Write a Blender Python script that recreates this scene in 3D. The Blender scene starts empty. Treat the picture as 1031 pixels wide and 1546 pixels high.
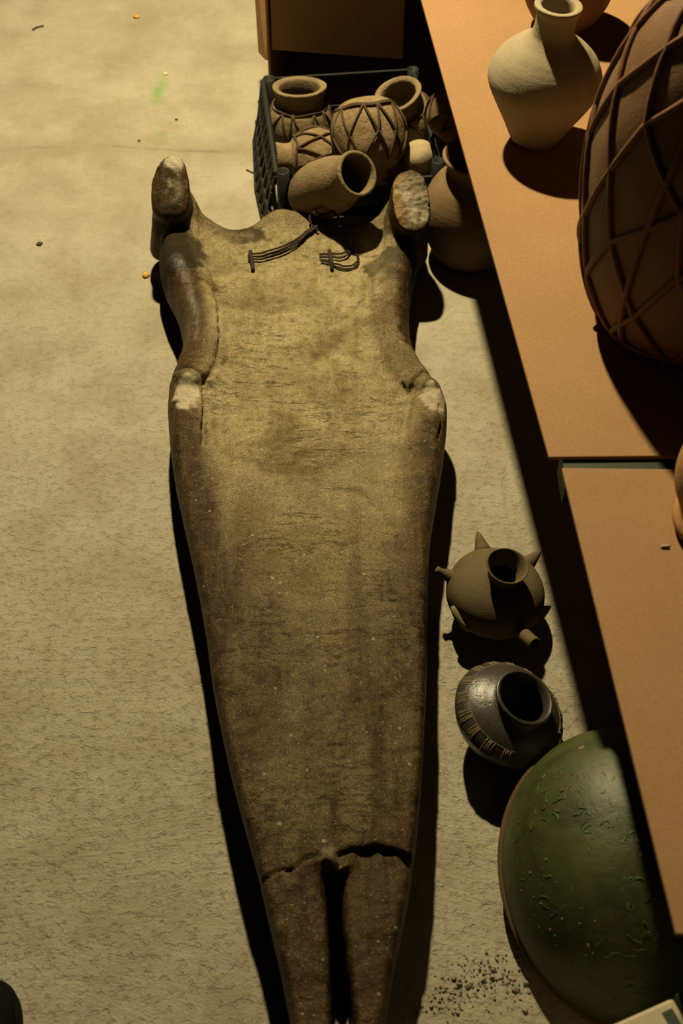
import bpy, bmesh, math, random
import numpy as np
from mathutils import Vector, Matrix, Quaternion
from mathutils.bvhtree import BVHTree
from mathutils import noise as mnoise

random.seed(7); np.random.seed(7)
S = bpy.context.scene
COL = S.collection

# ------------------------------------------------------------------ camera
CAM_H = 1.6; PITCH = math.radians(49.0); FPX = 2050.0; IW, IH = 1031.0, 1546.0
cd = bpy.data.cameras.new('camera'); cam = bpy.data.objects.new('camera', cd); COL.objects.link(cam)
cam.location = (0, 0, CAM_H); cam.rotation_euler = (math.pi/2 - PITCH, 0, 0)
cd.sensor_fit = 'VERTICAL'; cd.sensor_height = 36.0; cd.lens = FPX/IH*36.0
cd.clip_start = 0.01
cd.dof.use_dof = True; cd.dof.focus_distance = 2.05; cd.dof.aperture_fstop = 6.3
S.camera = cam
# ------------------------------------------------------------------ light
w = bpy.data.worlds.new('world'); S.world = w; w.use_nodes = True
w.node_tree.nodes['Background'].inputs[0].default_value = (1.0, 0.80, 0.48, 1)
w.node_tree.nodes['Background'].inputs[1].default_value = 0.003
LAMP = (-0.20, 2.65, 2.08)
ld = bpy.data.lights.new('bare_bulb', 'POINT'); lamp = bpy.data.objects.new('bare_bulb', ld); COL.objects.link(lamp)
lamp.location = LAMP; ld.energy = 375.0; ld.color = (1.0, 0.825, 0.47); ld.shadow_soft_size = 0.035
S.view_settings.view_transform = 'Standard'; S.view_settings.look = 'None'
S.view_settings.exposure = 0.0; S.view_settings.gamma = 1.0; S.view_settings.use_curve_mapping = False

# ------------------------------------------------------------------ helpers
cP, sP = math.cos(PITCH), math.sin(PITCH)
def at(px, py, z=0.0):
    """point of the place, at height z, that the photograph shows at a pixel"""
    u = (px-IW/2)/FPX; v = (IH/2-py)/FPX
    d = Vector((u, cP+v*sP, -sP+v*cP)); t = (z-CAM_H)/d.z
    return Vector((0, 0, CAM_H)) + d*t
def z_at(X, Y, py):
    v = (IH/2-py)/FPX
    return CAM_H + Y*(v*cP-sP)/(cP+v*sP)
def mpp(p):
    return (p[1]*cP + (CAM_H-p[2])*sP)/FPX

def tag(o, label=None, cat=None, group=None, kind=None):
    if label: o['label'] = label
    if cat: o['category'] = cat
    if group: o['group'] = group
    if kind: o['kind'] = kind
    return o
def link(name, me, mat=None, parent=None, smooth=True):
    o = bpy.data.objects.new(name, me); COL.objects.link(o)
    if mat and not me.materials: me.materials.append(mat)
    if smooth and len(me.polygons): me.polygons.foreach_set('use_smooth', [True]*len(me.polygons))
    if parent: o.parent = parent
    return o
def empty(name, loc=(0, 0, 0)):
    o = bpy.data.objects.new(name, None); COL.objects.link(o); o.location = loc; o.empty_display_size = .05
    return o
def mesh(verts, faces, name='m'):
    me = bpy.data.meshes.new(name); me.from_pydata([tuple(v) for v in verts], [], faces); me.update(); return me
def crom(pts, n):
    """catmull-rom through points, n samples a span"""
    P = [np.array(p, float) for p in pts]; P = [2*P[0]-P[1]] + P + [2*P[-1]-P[-2]]; out = []
    for i in range(1, len(P)-2):
        a, b, c, d = P[i-1:i+3]
        for k in range(n):
            t = k/n
            out.append(.5*((2*b)+(c-a)*t+(2*a-5*b+4*c-d)*t*t+(3*b-a-3*c+d)*t**3))
    out.append(P[-2]); return out
def lathe(profile, seg=64, n=5, wob=0.0, seed=0, lump=0.0):
    pr = crom(profile, n); rng = random.Random(seed); ph = [rng.uniform(0, 6.28) for _ in range(6)]
    vs, fs = [], []
    for j, (r, z) in enumerate(pr):
        r = max(r, 0.0)
        for i in range(seg):
            a = 2*math.pi*i/seg
            k = 1 + wob*(math.sin(2*a+ph[0])+.6*math.sin(3*a+ph[1]+z*18)+.4*math.sin(5*a+ph[2]-z*25))
            if lump: k += lump*mnoise.noise(Vector((math.cos(a)*r*22+seed, math.sin(a)*r*22, z*22)))
            vs.append((r*k*math.cos(a), r*k*math.sin(a), z*(1+wob*.5*math.sin(a+ph[3]))))
    m = len(pr)
    for j in range(m-1):
        for i in range(seg):
            fs.append((j*seg+i, j*seg+(i+1) % seg, (j+1)*seg+(i+1) % seg, (j+1)*seg+i))
    fs.append(tuple(range(seg-1, -1, -1))); fs.append(tuple((m-1)*seg+i for i in range(seg)))
    me = mesh(vs, fs); bm = bmesh.new(); bm.from_mesh(me); bmesh.ops.remove_doubles(bm, verts=bm.verts, dist=1e-5)
    bmesh.ops.recalc_face_normals(bm, faces=bm.faces); bm.to_mesh(me); bm.free(); return me
def tube_into(vs, fs, pts, r, seg=7, closed=False, taper=None):
    pts = [Vector(p) for p in pts]; n = len(pts); base = len(vs)
    up = Vector((.31, .17, .93))
    for i, p in enumerate(pts):
        if closed: t = pts[(i+1) % n]-pts[i-1]
        else: t = pts[min(i+1, n-1)]-pts[max(i-1, 0)]
        if t.length < 1e-9: t = Vector((1, 0, 0))
        t.normalize(); a = t.cross(up)
        if a.length < 1e-3: a = t.orthogonal()
        a.normalize(); b = t.cross(a); rr = r if taper is None else r*taper[i]
        for k in range(seg):
            q = 2*math.pi*k/seg; vs.append(p+a*rr*math.cos(q)+b*rr*math.sin(q))
    for i in range(n if closed else n-1):
        j = (i+1) % n
        for k in range(seg):
            fs.append((base+i*seg+k, base+j*seg+k, base+j*seg+(k+1) % seg, base+i*seg+(k+1) % seg))
    if not closed:
        fs.append(tuple(base+k for k in range(seg))); fs.append(tuple(base+(n-1)*seg+k for k in range(seg-1, -1, -1)))
def tube(pts, r, **kw):
    vs, fs = [], []; tube_into(vs, fs, pts, r, **kw); me = mesh(vs, fs)
    bm = bmesh.new(); bm.from_mesh(me); bmesh.ops.recalc_face_normals(bm, faces=bm.faces); bm.to_mesh(me); bm.free(); return me
def box_into(vs, fs, c, s, R=None):
    b = len(vs)
    for x in (-.5, .5):
        for y in (-.5, .5):
            for z in (-.5, .5):
                v = Vector((x*s[0], y*s[1], z*s[2]))
                if R: v = R @ v
                vs.append(v+Vector(c))
    for f in ((0, 1, 3, 2), (4, 6, 7, 5), (0, 4, 5, 1), (2, 3, 7, 6), (0, 2, 6, 4), (1, 5, 7, 3)): fs.append(tuple(b+i for i in f))
def prism(poly, z0, z1, bevel=0.0):
    bm = bmesh.new(); vs = [bm.verts.new((p[0], p[1], z0)) for p in poly]; f = bm.faces.new(vs)
    r = bmesh.ops.extrude_face_region(bm, geom=[f]); bmesh.ops.translate(bm, vec=(0, 0, z1-z0), verts=[v for v in r['geom'] if isinstance(v, bmesh.types.BMVert)])
    bmesh.ops.recalc_face_normals(bm, faces=bm.faces)
    if bevel: bmesh.ops.bevel(bm, geom=list(bm.edges), offset=bevel, segments=2, profile=.5, affect='EDGES')
    me = bpy.data.meshes.new('m'); bm.to_mesh(me); bm.free(); return me
def orient(o, axis, loc, spin=0.0):
    q = Vector((0, 0, 1)).rotation_difference(Vector(axis).normalized()) @ Quaternion((0, 0, 1), spin)
    o.rotation_mode = 'QUATERNION'; o.rotation_quaternion = q; o.location = loc
def remesh(me, vox):
    o = bpy.data.objects.new('tmp', me); COL.objects.link(o)
    m = o.modifiers.new('r', 'REMESH'); m.mode = 'VOXEL'; m.voxel_size = vox; m.adaptivity = 0
    dg = bpy.context.evaluated_depsgraph_get(); dg.update()
    n = bpy.data.meshes.new_from_object(o.evaluated_get(dg)); bpy.data.objects.remove(o); return n
def coords(me):
    a = np.empty(len(me.vertices)*3, np.float32); me.vertices.foreach_get('co', a); return a.reshape(-1, 3).astype(float)
def normals(me):
    a = np.empty(len(me.vertices)*3, np.float32); me.vertices.foreach_get('normal', a); return a.reshape(-1, 3).astype(float)
def setco(me, a):
    me.vertices.foreach_set('co', a.astype(np.float32).ravel()); me.update()
def smooth_mesh(me, it, fac=.5):
    e = np.empty(len(me.edges)*2, np.int32); me.edges.foreach_get('vertices', e); e = e.reshape(-1, 2); a = coords(me); n = len(a)
    deg = np.bincount(e.ravel(), minlength=n)[:, None]
    for _ in range(it):
        s = np.zeros_like(a)
        for k in range(3):
            s[:, k] = np.bincount(e[:, 0], a[e[:, 1], k], n)+np.bincount(e[:, 1], a[e[:, 0], k], n)
        a = a*(1-fac)+fac*s/np.maximum(deg, 1)
    setco(me, a)
def dpoly(P, poly, closed=False):
    """distance of points (N,2) to a polyline"""
    poly = np.array([(p[0], p[1]) for p in poly], float); D = np.full(len(P), 1e9)
    n = len(poly)
    for i in range(n if closed else n-1):
        a, b = poly[i], poly[(i+1) % n]; ab = b-a
        t = np.clip(((P-a)@ab)/max(ab@ab, 1e-12), 0, 1)
        D = np.minimum(D, np.hypot(*(P-a-t[:, None]*ab).T))
    return D
def inside(P, poly):
    poly = np.array([(p[0], p[1]) for p in poly], float); r = np.zeros(len(P), bool); n = len(poly)
    for i in range(n):
        a, b = poly[i], poly[(i+1) % n]
        c = ((a[1] > P[:, 1]) != (b[1] > P[:, 1]))
        xx = (b[0]-a[0])*(P[:, 1]-a[1])/(b[1]-a[1]+1e-15)+a[0]
        r ^= c & (P[:, 0] < xx)
    return r
def sstep(x, a, b):
    t = np.clip((x-a)/(b-a), 0, 1); return t*t*(3-2*t)
def vnoise(P, s, seed=0):
    """cheap smooth value noise on (N,2) or (N,3) points"""
    P = np.asarray(P)*s+seed*17.3; i = np.floor(P).astype(np.int64); f = P-i; f = f*f*(3-2*f); D = P.shape[1]; out = 0
    for c in range(2**D):
        h = np.zeros(len(P), np.int64); wgt = np.ones(len(P))
        for k in range(D):
            b = (c >> k) & 1; h = h*73856093 ^ ((i[:, k]+b)*(19349663+k*83492791)); wgt = wgt*(f[:, k] if b else 1-f[:, k])
        h = (h ^ (h >> 13))*1274126177; h = (h ^ (h >> 16)) & 0xffff
        out = out+wgt*(h/32767.5-1)
    return out

# ------------------------------------------------------------------ materials
class NT:
    def __init__(s, name):
        s.m = bpy.data.materials.new(name); s.m.use_nodes = True; s.t = s.m.node_tree; s.b = s.t.nodes['Principled BSDF']
        s.co = s.t.nodes.new('ShaderNodeTexCoord').outputs['Object']
    def n(s, k, **kw):
        d = s.t.nodes.new(k)
        for a, v in kw.items():
            if a.startswith('i_'):
                key = a[2:]; key = int(key) if key.isdigit() else key.replace('_', ' ')
                if hasattr(v, 'is_linked') or isinstance(v, bpy.types.NodeSocket): s.t.links.new(v, d.inputs[key])
                else: d.inputs[key].default_value = v
            else: setattr(d, a, v)
        return d
    def noise(s, scale, detail=4, rough=.55, vec=None, dist=0, stretch=None):
        v = vec or s.co
        if stretch: v = s.n('ShaderNodeMapping', i_Vector=v, i_Scale=stretch).outputs[0]
        return s.n('ShaderNodeTexNoise', i_Vector=v, i_Scale=scale, i_Detail=detail, i_Roughness=rough, i_Distortion=dist).outputs['Fac']
    def ramp(s, fac, stops):
        r = s.n('ShaderNodeValToRGB', i_Fac=fac); e = r.color_ramp.elements
        while len(e) < len(stops): e.new(.5)
        for x, (p, c) in zip(e, stops):
            x.position = p; x.color = (c, c, c, 1) if isinstance(c, (int, float)) else (*c, 1)
        return r.outputs[0]
    def mix(s, f, a, b, blend='MIX'):
        d = s.n('ShaderNodeMix', data_type='RGBA', blend_type=blend)
        for k, v in ((0, f), (6, a), (7, b)):
            if isinstance(v, bpy.types.NodeSocket): s.t.links.new(v, d.inputs[k])
            else: d.inputs[k].default_value = v if isinstance(v, (int, float)) else (*v, 1)
        return d.outputs[2]
    def math(s, op, a, b=0.0):
        d = s.n('ShaderNodeMath', operation=op)
        for k, v in ((0, a), (1, b)):
            if isinstance(v, bpy.types.NodeSocket): s.t.links.new(v, d.inputs[k])
            else: d.inputs[k].default_value = v
        return d.outputs[0]
    def bump(s, h, strength, dist, prev=None):
        d = s.n('ShaderNodeBump', i_Height=h, i_Strength=strength, i_Distance=dist)
        if prev: s.t.links.new(prev, d.inputs['Normal'])
        return d.outputs[0]
    def out(s, col, rough, nor=None, spec=None):
        for k, v in (('Base Color', col), ('Roughness', rough), ('Normal', nor), ('Specular IOR Level', spec)):
            if v is None: continue
            if isinstance(v, bpy.types.NodeSocket): s.t.links.new(v, s.b.inputs[k])
            else: s.b.inputs[k].default_value = v if isinstance(v, (int, float)) else (*v, 1)
        return s.m

def clay(name, c1, c2, c3=None, scale=14, rough=.85, bump=.35, band=0.0, spec=.25, pit=.12):
    t = NT(name); a = t.noise(scale, 5, .6); b = t.noise(scale*6, 4, .7)
    col = t.mix(t.ramp(a, [(.38, 0.), (.66, 1.)]), c1, c2)
    if c3: col = t.mix(t.ramp(t.noise(scale*.45, 3, .5, dist=.6), [(.52, 0.), (.68, 1.)]), col, c3)
    col = t.mix(.35, col, t.mix(b, (.45, .45, .45), (1, 1, 1)), 'MULTIPLY')
    h = t.math('ADD', t.math('MULTIPLY', b, .6), t.math('MULTIPLY', a, .8))
    if band:
        h = t.math('ADD', h, t.math('MULTIPLY', t.noise(30, 3, .5, stretch=(.15, .15, 6)), band))
    nor = t.bump(h, bump, .004); nor = t.bump(t.noise(380, 3, .65), pit*1.6, .002, nor)
    nor = t.bump(t.ramp(t.noise(130, 3, .6), [(.30, 0.), (.42, 1.)]), pit, .002, nor)
    return t.out(col, t.ramp(a, [(.3, max(rough-.1, 0)), (.7, min(rough+.08, 1))]), nor, spec)
def plain(name, c, rough=.6, var=.25, scale=30, bump=.1, spec=.3):
    t = NT(name); a = t.noise(scale, 4, .6)
    col = t.mix(a, tuple(x*(1-var) for x in c), tuple(min(x*(1+var), 1) for x in c))
    return t.out(col, rough, t.bump(a, bump, .002), spec)

# concrete floor ------------------------------------------------------------
def floor_mat():
    t = NT('concrete')
    sep = t.n('ShaderNodeSeparateXYZ', i_0=t.co)
    a = t.noise(1.6, 5, .6); b = t.noise(9, 6, .65); c = t.noise(160, 3, .7)
    col = t.mix(t.ramp(a, [(.3, 0.), (.7, 1.)]), (.33, .30, .225), (.395, .36, .275))
    col = t.mix(t.ramp(b, [(.42, 0.), (.72, .75)]), col, (.26, .215, .14))
    col = t.mix(t.math('MULTIPLY', t.ramp(c, [(.25, 1.), (.42, 0.)]), .45), col, (.14, .11, .07))
    st_ = t.noise(3.4, 6, .68, dist=.5)
    col = t.mix(t.ramp(st_, [(.50, 0.), (.72, .55)]), col, (.225, .185, .115))
    # green chalk stain on the far slab
    p = at(240, 135, 0)
    d = t.n('ShaderNodeVectorMath', operation='LENGTH', i_0=t.n('ShaderNodeMapping', i_Vector=t.co, i_Location=(-p.x/.024, -p.y/.085, 0), i_Scale=(1/.024, 1/.085, 0)).outputs[0]).outputs['Value']
    g = t.math('MULTIPLY', t.ramp(d, [(.25, 1.), (1., 0.)]), t.ramp(t.noise(26, 4, .6), [(.28, 0.), (.6, .75)]))
    col = t.mix(g, col, (.15, .30, .07))
    p = at(241, 205, 0)
    d = t.n('ShaderNodeVectorMath', operation='LENGTH', i_0=t.n('ShaderNodeMapping', i_Vector=t.co, i_Location=(-p.x/.022, -p.y/.05, 0), i_Scale=(1/.022, 1/.05, 0)).outputs[0]).outputs['Value']
    g = t.math('MULTIPLY', t.ramp(d, [(.2, 1.), (1., 0.)]), t.ramp(t.noise(30, 4, .6), [(.4, 0.), (.65, .6)]))
    col = t.mix(g, col, (.18, .30, .10))
    # joint between two pours: darker damp band
    j = t.math('ABSOLUTE', t.math('ADD', t.math('SUBTRACT', sep.outputs[1], 2.365), t.math('MULTIPLY', t.math('SUBTRACT', t.noise(3, 5, .65), .5), .10)))
    col = t.mix(t.math('MULTIPLY', t.ramp(j, [(0., 1.), (.07, 0.)]), .30), col, (.21, .165, .095))
    crack = t.ramp(j, [(0., 1.), (.005, 0.)])
    col = t.mix(t.math('MULTIPLY', crack, t.ramp(t.noise(5, 3), [(.45, 0.), (.6, .6)])), col, (.10, .075, .04))
    # relief: trowel arcs and pits, coarser towards the near slab
    near = t.ramp(t.math('MULTIPLY', sep.outputs[1], .33), [(.32, 1.), (.72, .22)])
    sw = t.n('ShaderNodeTexNoise', i_Vector=t.co, i_Scale=1.5, i_Detail=2.0).outputs['Color']
    v2 = t.n('ShaderNodeVectorMath', operation='MULTIPLY_ADD', i_0=sw, i_1=(.55, .55, 0), i_2=t.co).outputs[0]
    arcs = t.noise(42, 4, .65, vec=v2, stretch=(.32, 2.4, 1))
    pits = t.ramp(t.noise(75, 4, .7), [(.30, 0.), (.48, 1.)])
    clods = t.noise(22, 6, .72)
    h = t.math('ADD', t.math('MULTIPLY', arcs, .3), t.math('ADD', t.math('MULTIPLY', pits, .45), t.math('MULTIPLY', clods, .7)))
    h = t.math('MULTIPLY', h, near)
    nor = t.bump(h, .62, .010)
    nor = t.bump(t.noise(260, 4, .75), .7, .0030, nor)
    col = t.mix(t.math('MULTIPLY', t.ramp(pits, [(0., 1.), (.6, 0.)]), t.math('MULTIPLY', near, .12)), col, (.115, .085, .05))
    return t.out(col, .92, nor, .15)
M_FLOOR = floor_mat()

def board_mat():
    t = NT('hardboard'); a = t.noise(6, 4, .6); b = t.noise(260, 3, .75)
    col = t.mix(t.ramp(a, [(.3, 0.), (.7, 1.)]), (.265, .148, .063), (.305, .172, .076))
    col = t.mix(t.ramp(b, [(.3, .45), (.6, 0.)]), col, (.20, .09, .035))
    return t.out(col, .75, t.bump(b, .15, .0015), .25)
M_BOARD = board_mat()
M_BOARDEDGE = plain('hardboard_edge', (.12, .06, .03), .9)

# ------------------------------------------------------------------ setting: floor
def make_floor():
    vs = [(-5, -2, 0), (5, -2, 0), (5, 8, 0), (-5, 8, 0), (-5, -2, -.05), (5, -2, -.05), (5, 8, -.05), (-5, 8, -.05)]
    fs = [(0, 1, 2, 3), (7, 6, 5, 4), (0, 4, 5, 1), (1, 5, 6, 2), (2, 6, 7, 3), (3, 7, 4, 0)]
    o = link('floor', mesh(vs, fs), M_FLOOR, smooth=False); tag(o, kind='structure', label='rough trowelled concrete floor', cat='floor')
make_floor()

# ------------------------------------------------------------------ boards on supports
HB = 0.43; BT = 0.006
def board(poly, name, label):
    me = prism(poly, HB-BT, HB, .0012); o = link(name, me, M_BOARD, smooth=False)
    return tag(o, label, 'board', 'hardboard shelf boards')
a0, a1 = at(636, 0, HB), at(829, 690, HB); d = (a0-a1).normalized(); nrm = Vector((-d.y, d.x, 0));
if nrm.x < 0: nrm = -nrm
far = a1+d*2.3
e1 = at(1025, 688, HB); r1 = (e1-a1).normalized()
board([a1, a1+r1*.62, far+r1*.62, far], 'shelf_board', 'brown hardboard shelf carrying the cream vase and the large net-bound drum')
b0, b1 = at(848, 706, HB), at(1021, 1410, HB)
e2 = at(1015, 708, HB); r2 = (e2-b0).normalized()
board([b1, b1+r2*.58, b0+r2*.60, b0], 'shelf_board', 'brown hardboard shelf with a small chip and a round orange pot')
M_GREENPL = plain('dark_green_plastic', (.014, .024, .013), .5, .2, 40, .05)
M_WOODDK = plain('dark_wood', (.10, .055, .03), .8)
def trestle(cx, cy, L, ang, label, mat=None, bw=.05):
    mat = mat or M_WOODDK
    root = empty('trestle', (cx, cy, 0)); root.rotation_euler.z = ang; tag(root, label, 'trestle')
    vs, fs = [], []; box_into(vs, fs, (0, 0, HB-BT-.02), (L, bw, .04)); link('beam', mesh(vs, fs), mat, root, smooth=False)
    for sx in (-1, 1):
        for sy in (-1, 1):
            vs, fs = [], []; tilt = Matrix.Rotation(sy*.22, 3, 'X'); box_into(vs, fs, ((.06 if sx < 0 else .30), sy*.048, (HB-.045)/2+.002), (.03, .022, HB-.04), tilt)
            vs = [Vector((v.x, v.y, max(v.z, 0))) for v in vs]
            link('leg', mesh(vs, fs), mat, root, smooth=False)
trestle(.66, 2.3, .30, -.1, 'dark wooden trestle under the far end of the vase shelf')
trestle(.72, .66, .26, -.05, 'dark wooden trestle under the chipped shelf board')
gj = (a1+b0)/2; tr = trestle(gj.x+.010+.33, gj.y+.33*r1.y, .66, math.atan2(r1.y, r1.x), 'dark green metal trestle under the joint of the two boards', M_GREENPL, .05)

# ------------------------------------------------------------------ the big sculpted slab
HS = 0.115
def HSF(py): return float(np.interp(py, [280, 420, 600, 800, 1000, 1250, 1546], [.095, .10, .112, .125, .135, .132, .115]))
def W2(px, py, z=None): p = at(px, py, HSF(py) if z is None else z); return (p.x, p.y)
L_EDGE = [(241, 352), (237, 385), (245, 420), (262, 455), (272, 490), (272, 520), (262, 550), (252, 580), (250, 605), (253, 650), (260, 705), (271, 760),
          (284, 815), (297, 880), (309, 950), (318, 1015), (331, 1085), (348, 1160), (366, 1230), (387, 1305), (407, 1390), (425, 1470), (440, 1546), (455, 1640), (470, 1690), (482, 1705)]
SLOT = [(497, 1690), (506, 1600), (502, 1546), (497, 1400), (492, 1335), (491, 1312), (499, 1303), (511, 1306), (515, 1330), (519, 1400), (536, 1546), (541, 1620)]
R_EDGE = [(549, 1690), (557, 1685), (568, 1620), (581, 1546), (595, 1460), (608, 1390), (621, 1320), (630, 1260), (637, 1180), (642, 1100), (646, 1010), (647, 940),
          (648, 870), (652, 800), (660, 745), (669, 690), (676, 640), (677, 605), (668, 582), (650, 560), (634, 535), (624, 505), (619, 470), (622, 430), (629, 395), (634, 365), (640, 335)]
T_EDGE = [(630, 300), (600, 285), (585, 300), (562, 322), (530, 330), (495, 326), (470, 322), (448, 314), (420, 311), (398, 318), (375, 330), (350, 333), (318, 322), (296, 308), (268, 312), (250, 328)]
def densify(pts, n=4): return [tuple(p) for p in crom(pts, n)]
OUT_PX = densify(L_EDGE)+densify(SLOT, 3)+densify(R_EDGE)+densify(T_EDGE)
OUT = [W2(*p) for p in OUT_PX]; SLOT_W = [W2(*p) for p in densify(SLOT, 3)]
def PL(*p): return [W2(*q) for q in p]
def build_slab():
    vox = .0042
    me = remesh(prism(OUT, 0, .10), vox)
    a = coords(me); P = a[:, :2]; ins = inside(P, OUT)
    d = dpoly(P, OUT, True)*np.where(ins, 1, 0)
    t = np.clip(a[:, 2]/.10, 0, 1)
    Y = P[:, 1]
    pys = np.arange(1700, 280, -20); h = np.interp(Y, [W2(470, q)[1] for q in pys], [HSF(q) for q in pys])
    # rounded rim; the far half is slightly dished, the near half slightly domed
    rr = np.interp(Y, [.4, .7, .95, 1.4, 1.7, 2.1], [.010, .010, .012, .018, .030, .032])
    ds = dpoly(P, SLOT_W); rr = np.where(np.abs(ds-d) < 1e-6, .007, rr)
    rnd = np.sqrt(np.clip(1-(1-np.clip(d/rr, 0, 1))**2, 0, 1))
    zt = h-(.010+1.45*rr)*(1-rnd)
    dish = sstep(d, .03, .15)*np.interp(Y, [.8, 1.2, 1.5, 2.0], [-.004, .0, .014, .014])
    zt = zt-dish
    # limbs modelled along both edges
    up_l = PL((264, 325), (262, 350), (268, 395), (285, 440), (300, 490), (300, 530), (286, 566)); up_r = PL((618, 340), (612, 380), (598, 440), (602, 500), (622, 545), (640, 568))
    lo_l = PL((281, 600), (282, 640), (290, 690), (300, 740)); lo_r = PL((655, 603), (652, 640), (645, 690), (640, 740))
    def ridge(poly, wd, hh, t0=.0):
        dd = dpoly(P, poly); return hh*np.sqrt(np.clip(1-(dd/wd)**2, 0, 1))
    zt = zt+np.maximum(ridge(up_l, .047, .024), ridge(up_r, .044, .017))
    fade = np.interp(Y, [1.33, 1.56], [.0, 1])
    zt = zt+np.maximum(ridge(lo_l, .040, .024)*fade, ridge(lo_r, .036, .018)*fade)
    zt = zt+.012*np.exp(-(dpoly(P, PL((420, 322), (440, 322)))/.045)**2)
    zt = zt+.045*np.exp(-(dpoly(P, PL((264, 312), (266, 330)))/.05)**2)+.045*np.exp(-(dpoly(P, PL((608, 295), (606, 318)))/.05)**2)
    # the broken right prong has sunk a little
    pr = inside(P, PL((508, 1300), (560, 1283), (640, 1297), (640, 1760), (515, 1760)))
    zt = np.where(pr, zt-.010, zt)
    z = t*zt
    # sides lean in towards the floor
    c = np.zeros_like(P); top = t > .97
    mid = np.stack([np.interp(Y, [.4, .9, 2.1], [.005, -.01, -.04]), Y], 1)
    pull = (1-t)**1.2*.10
    newP = P+(mid-P)*pull[:, None]*np.array([1, 0])
    setco(me, np.concatenate([newP, z[:, None]], 1))
    # stubby legs rising at the far corners
    bm = bmesh.new(); bm.from_mesh(me)
    def leg(rings, seg=22):
        prev = None; allr = []
        for (c, rx, ry, nrmv, spin) in rings:
            q = Vector((0, 0, 1)).rotation_difference(Vector(nrmv).normalized()); r = []
            for k in range(seg):
                an = 2*math.pi*k/seg; ca, sa = math.cos(an), math.sin(an)
                e = .8; v = Vector((rx*math.copysign(abs(ca)**e, ca), ry*math.copysign(abs(sa)**e, sa), 0))
                v = Quaternion((0, 0, 1), spin) @ v
                r.append(bm.verts.new(Vector(c)+q @ v))
            allr.append(r)
        for A, B in zip(allr, allr[1:]):
            for k in range(seg): bm.faces.new((A[k], A[(k+1) % seg], B[(k+1) % seg], B[k]))
        bm.faces.new(allr[0][::-1]); bm.faces.new(allr[-1])
    def ap(px, py, z): return at(px, py, z)
    leg([(ap(265, 372, .05), .047, .052, (0, 0, 1), 0), (ap(264, 340, .10), .042, .042, (0, .1, 1), 0), (ap(261, 314, .135), .036, .036, (-.03, -.1, 1), 0),
         (ap(258, 299, .163), .0345, .046, (0, -.45, 1), 0), (ap(258, 287, .180), .033, .047, (0, -.6, 1), 0), (ap(260, 268, .197), .027, .040, (0, -.6, 1), 0), (ap(262, 255, .209), .016, .025, (0, -.6, 1), 0), (ap(262, 251, .213), .006, .010, (0, -.6, 1), 0)])
    leg([(ap(606, 380, .05), .046, .056, (0, 0, 1), .2), (ap(610, 345, .10), .042, .044, (0, .1, 1), .2), (ap(616, 318, .140), .036, .040, (0, -.3, 1), .15),
         (ap(620, 308, .168), .0345, .058, (.12, -.6, 1), .12), (ap(621, 303, .184), .032, .057, (.12, -.6, 1), .12)])
    bmesh.ops.recalc_face_normals(bm, faces=bm.faces); me2 = bpy.data.meshes.new('m'); bm.to_mesh(me2); bm.free()
    me = remesh(me2, .0033); smooth_mesh(me, 4, .5)
    # grooves, breaks and wear
    a = coords(me); N = normals(me); P3 = a.copy()
    proj_d = (CAM_H-HS)/(CAM_H-a[:, 2])            # plan position of a point above the reference plane
    Q = a[:, :2]*1.0
    topm = sstep(N[:, 2], .1, .5)
    dz = np.zeros(len(a))
    def groove(poly, wd, dp, jag=.003, seed=1):
        nonlocal dz
        q = Q+np.stack([vnoise(Q, 70, seed), vnoise(Q, 70, seed+5)], 1)*jag
        dz = dz-dp*np.exp(-(dpoly(q, poly)/wd)**2)
    groove(PL((252, 572), (270, 574), (285, 570), (300, 577), (313, 582)), .0038, .012, .004, 2)
    groove(PL((313, 580), (313, 610), (311, 640), (309, 672)), .0045, .014, .002, 3)
    groove(PL((318, 575), (332, 548), (338, 515), (335, 470), (326, 440)), .005, .006, .002, 4)
    groove(PL((672, 580), (655, 571), (640, 572), (625, 582), (612, 592), (606, 582)), .0030, .007, .003, 5)
    groove(PL((622, 590), (612, 620), (612, 650)), .006, .005, .002, 6)
    groove(PL((662, 620), (670, 640), (662, 665), (650, 660)), .003, .004, .002, 7)
    groove(PL((390, 1328), (425, 1318), (450, 1305), (478, 1295), (495, 1290)), .0022, .006, .005, 8)
    groove(PL((512, 1292), (545, 1283), (570, 1281), (600, 1288), (632, 1298)), .0042, .014, .003, 9)
    groove(PL((340, 470), (345, 600), (350, 700)), .008, .003, .004, 10)
    groove(PL((575, 560), (572, 480), (580, 420)), .010, .003, .004, 11)
    groove(PL((585, 300), (570, 350), (560, 400)), .02, .006, .003, 12)
    rs = random.Random(4)
    for k in range(60):                               # short transverse tool scars
        x, y = rs.uniform(345, 620), rs.uniform(440, 1220); ll = rs.uniform(12, 55); sl = rs.uniform(-.35, .15)
        groove(PL((x, y), (x+ll*.5, y+ll*.5*sl-rs.uniform(-3, 3)), (x+ll, y+ll*sl)), rs.uniform(.0012, .002), rs.uniform(.0008, .002), .007, k+20)
    for k in range(16):
        y = 955+k*9+rs.uniform(-4, 4) if k < 6 else 1065+(k-6)*13; x = 495+rs.uniform(-10, 10)
        groove(PL((x, y+8), (x+20, y+2), (x+45, y-5)), .0018, .0018, .006, k+80)
    lump = dpoly(Q, PL((494, 1295), (514, 1299)))
    dz = dz+.014*np.exp(-(lump/.012)**2)*(1+.5*vnoise(Q, 120, 4))
    dz = dz+.0022*vnoise(P3, 22, 1)+.0012*vnoise(P3, 60, 2)+.0007*vnoise(P3, 150, 3)
    # crusty resin on the broken end of the right leg
    cR = at(621, 303, .184); dR = np.linalg.norm((a-np.array(cR))*np.array([1/.045, 1/.075, 1/.030]), axis=1)
    res = sstep(-dR, -1.15, -.9)*sstep(N[:, 2], .25, .6)
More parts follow.
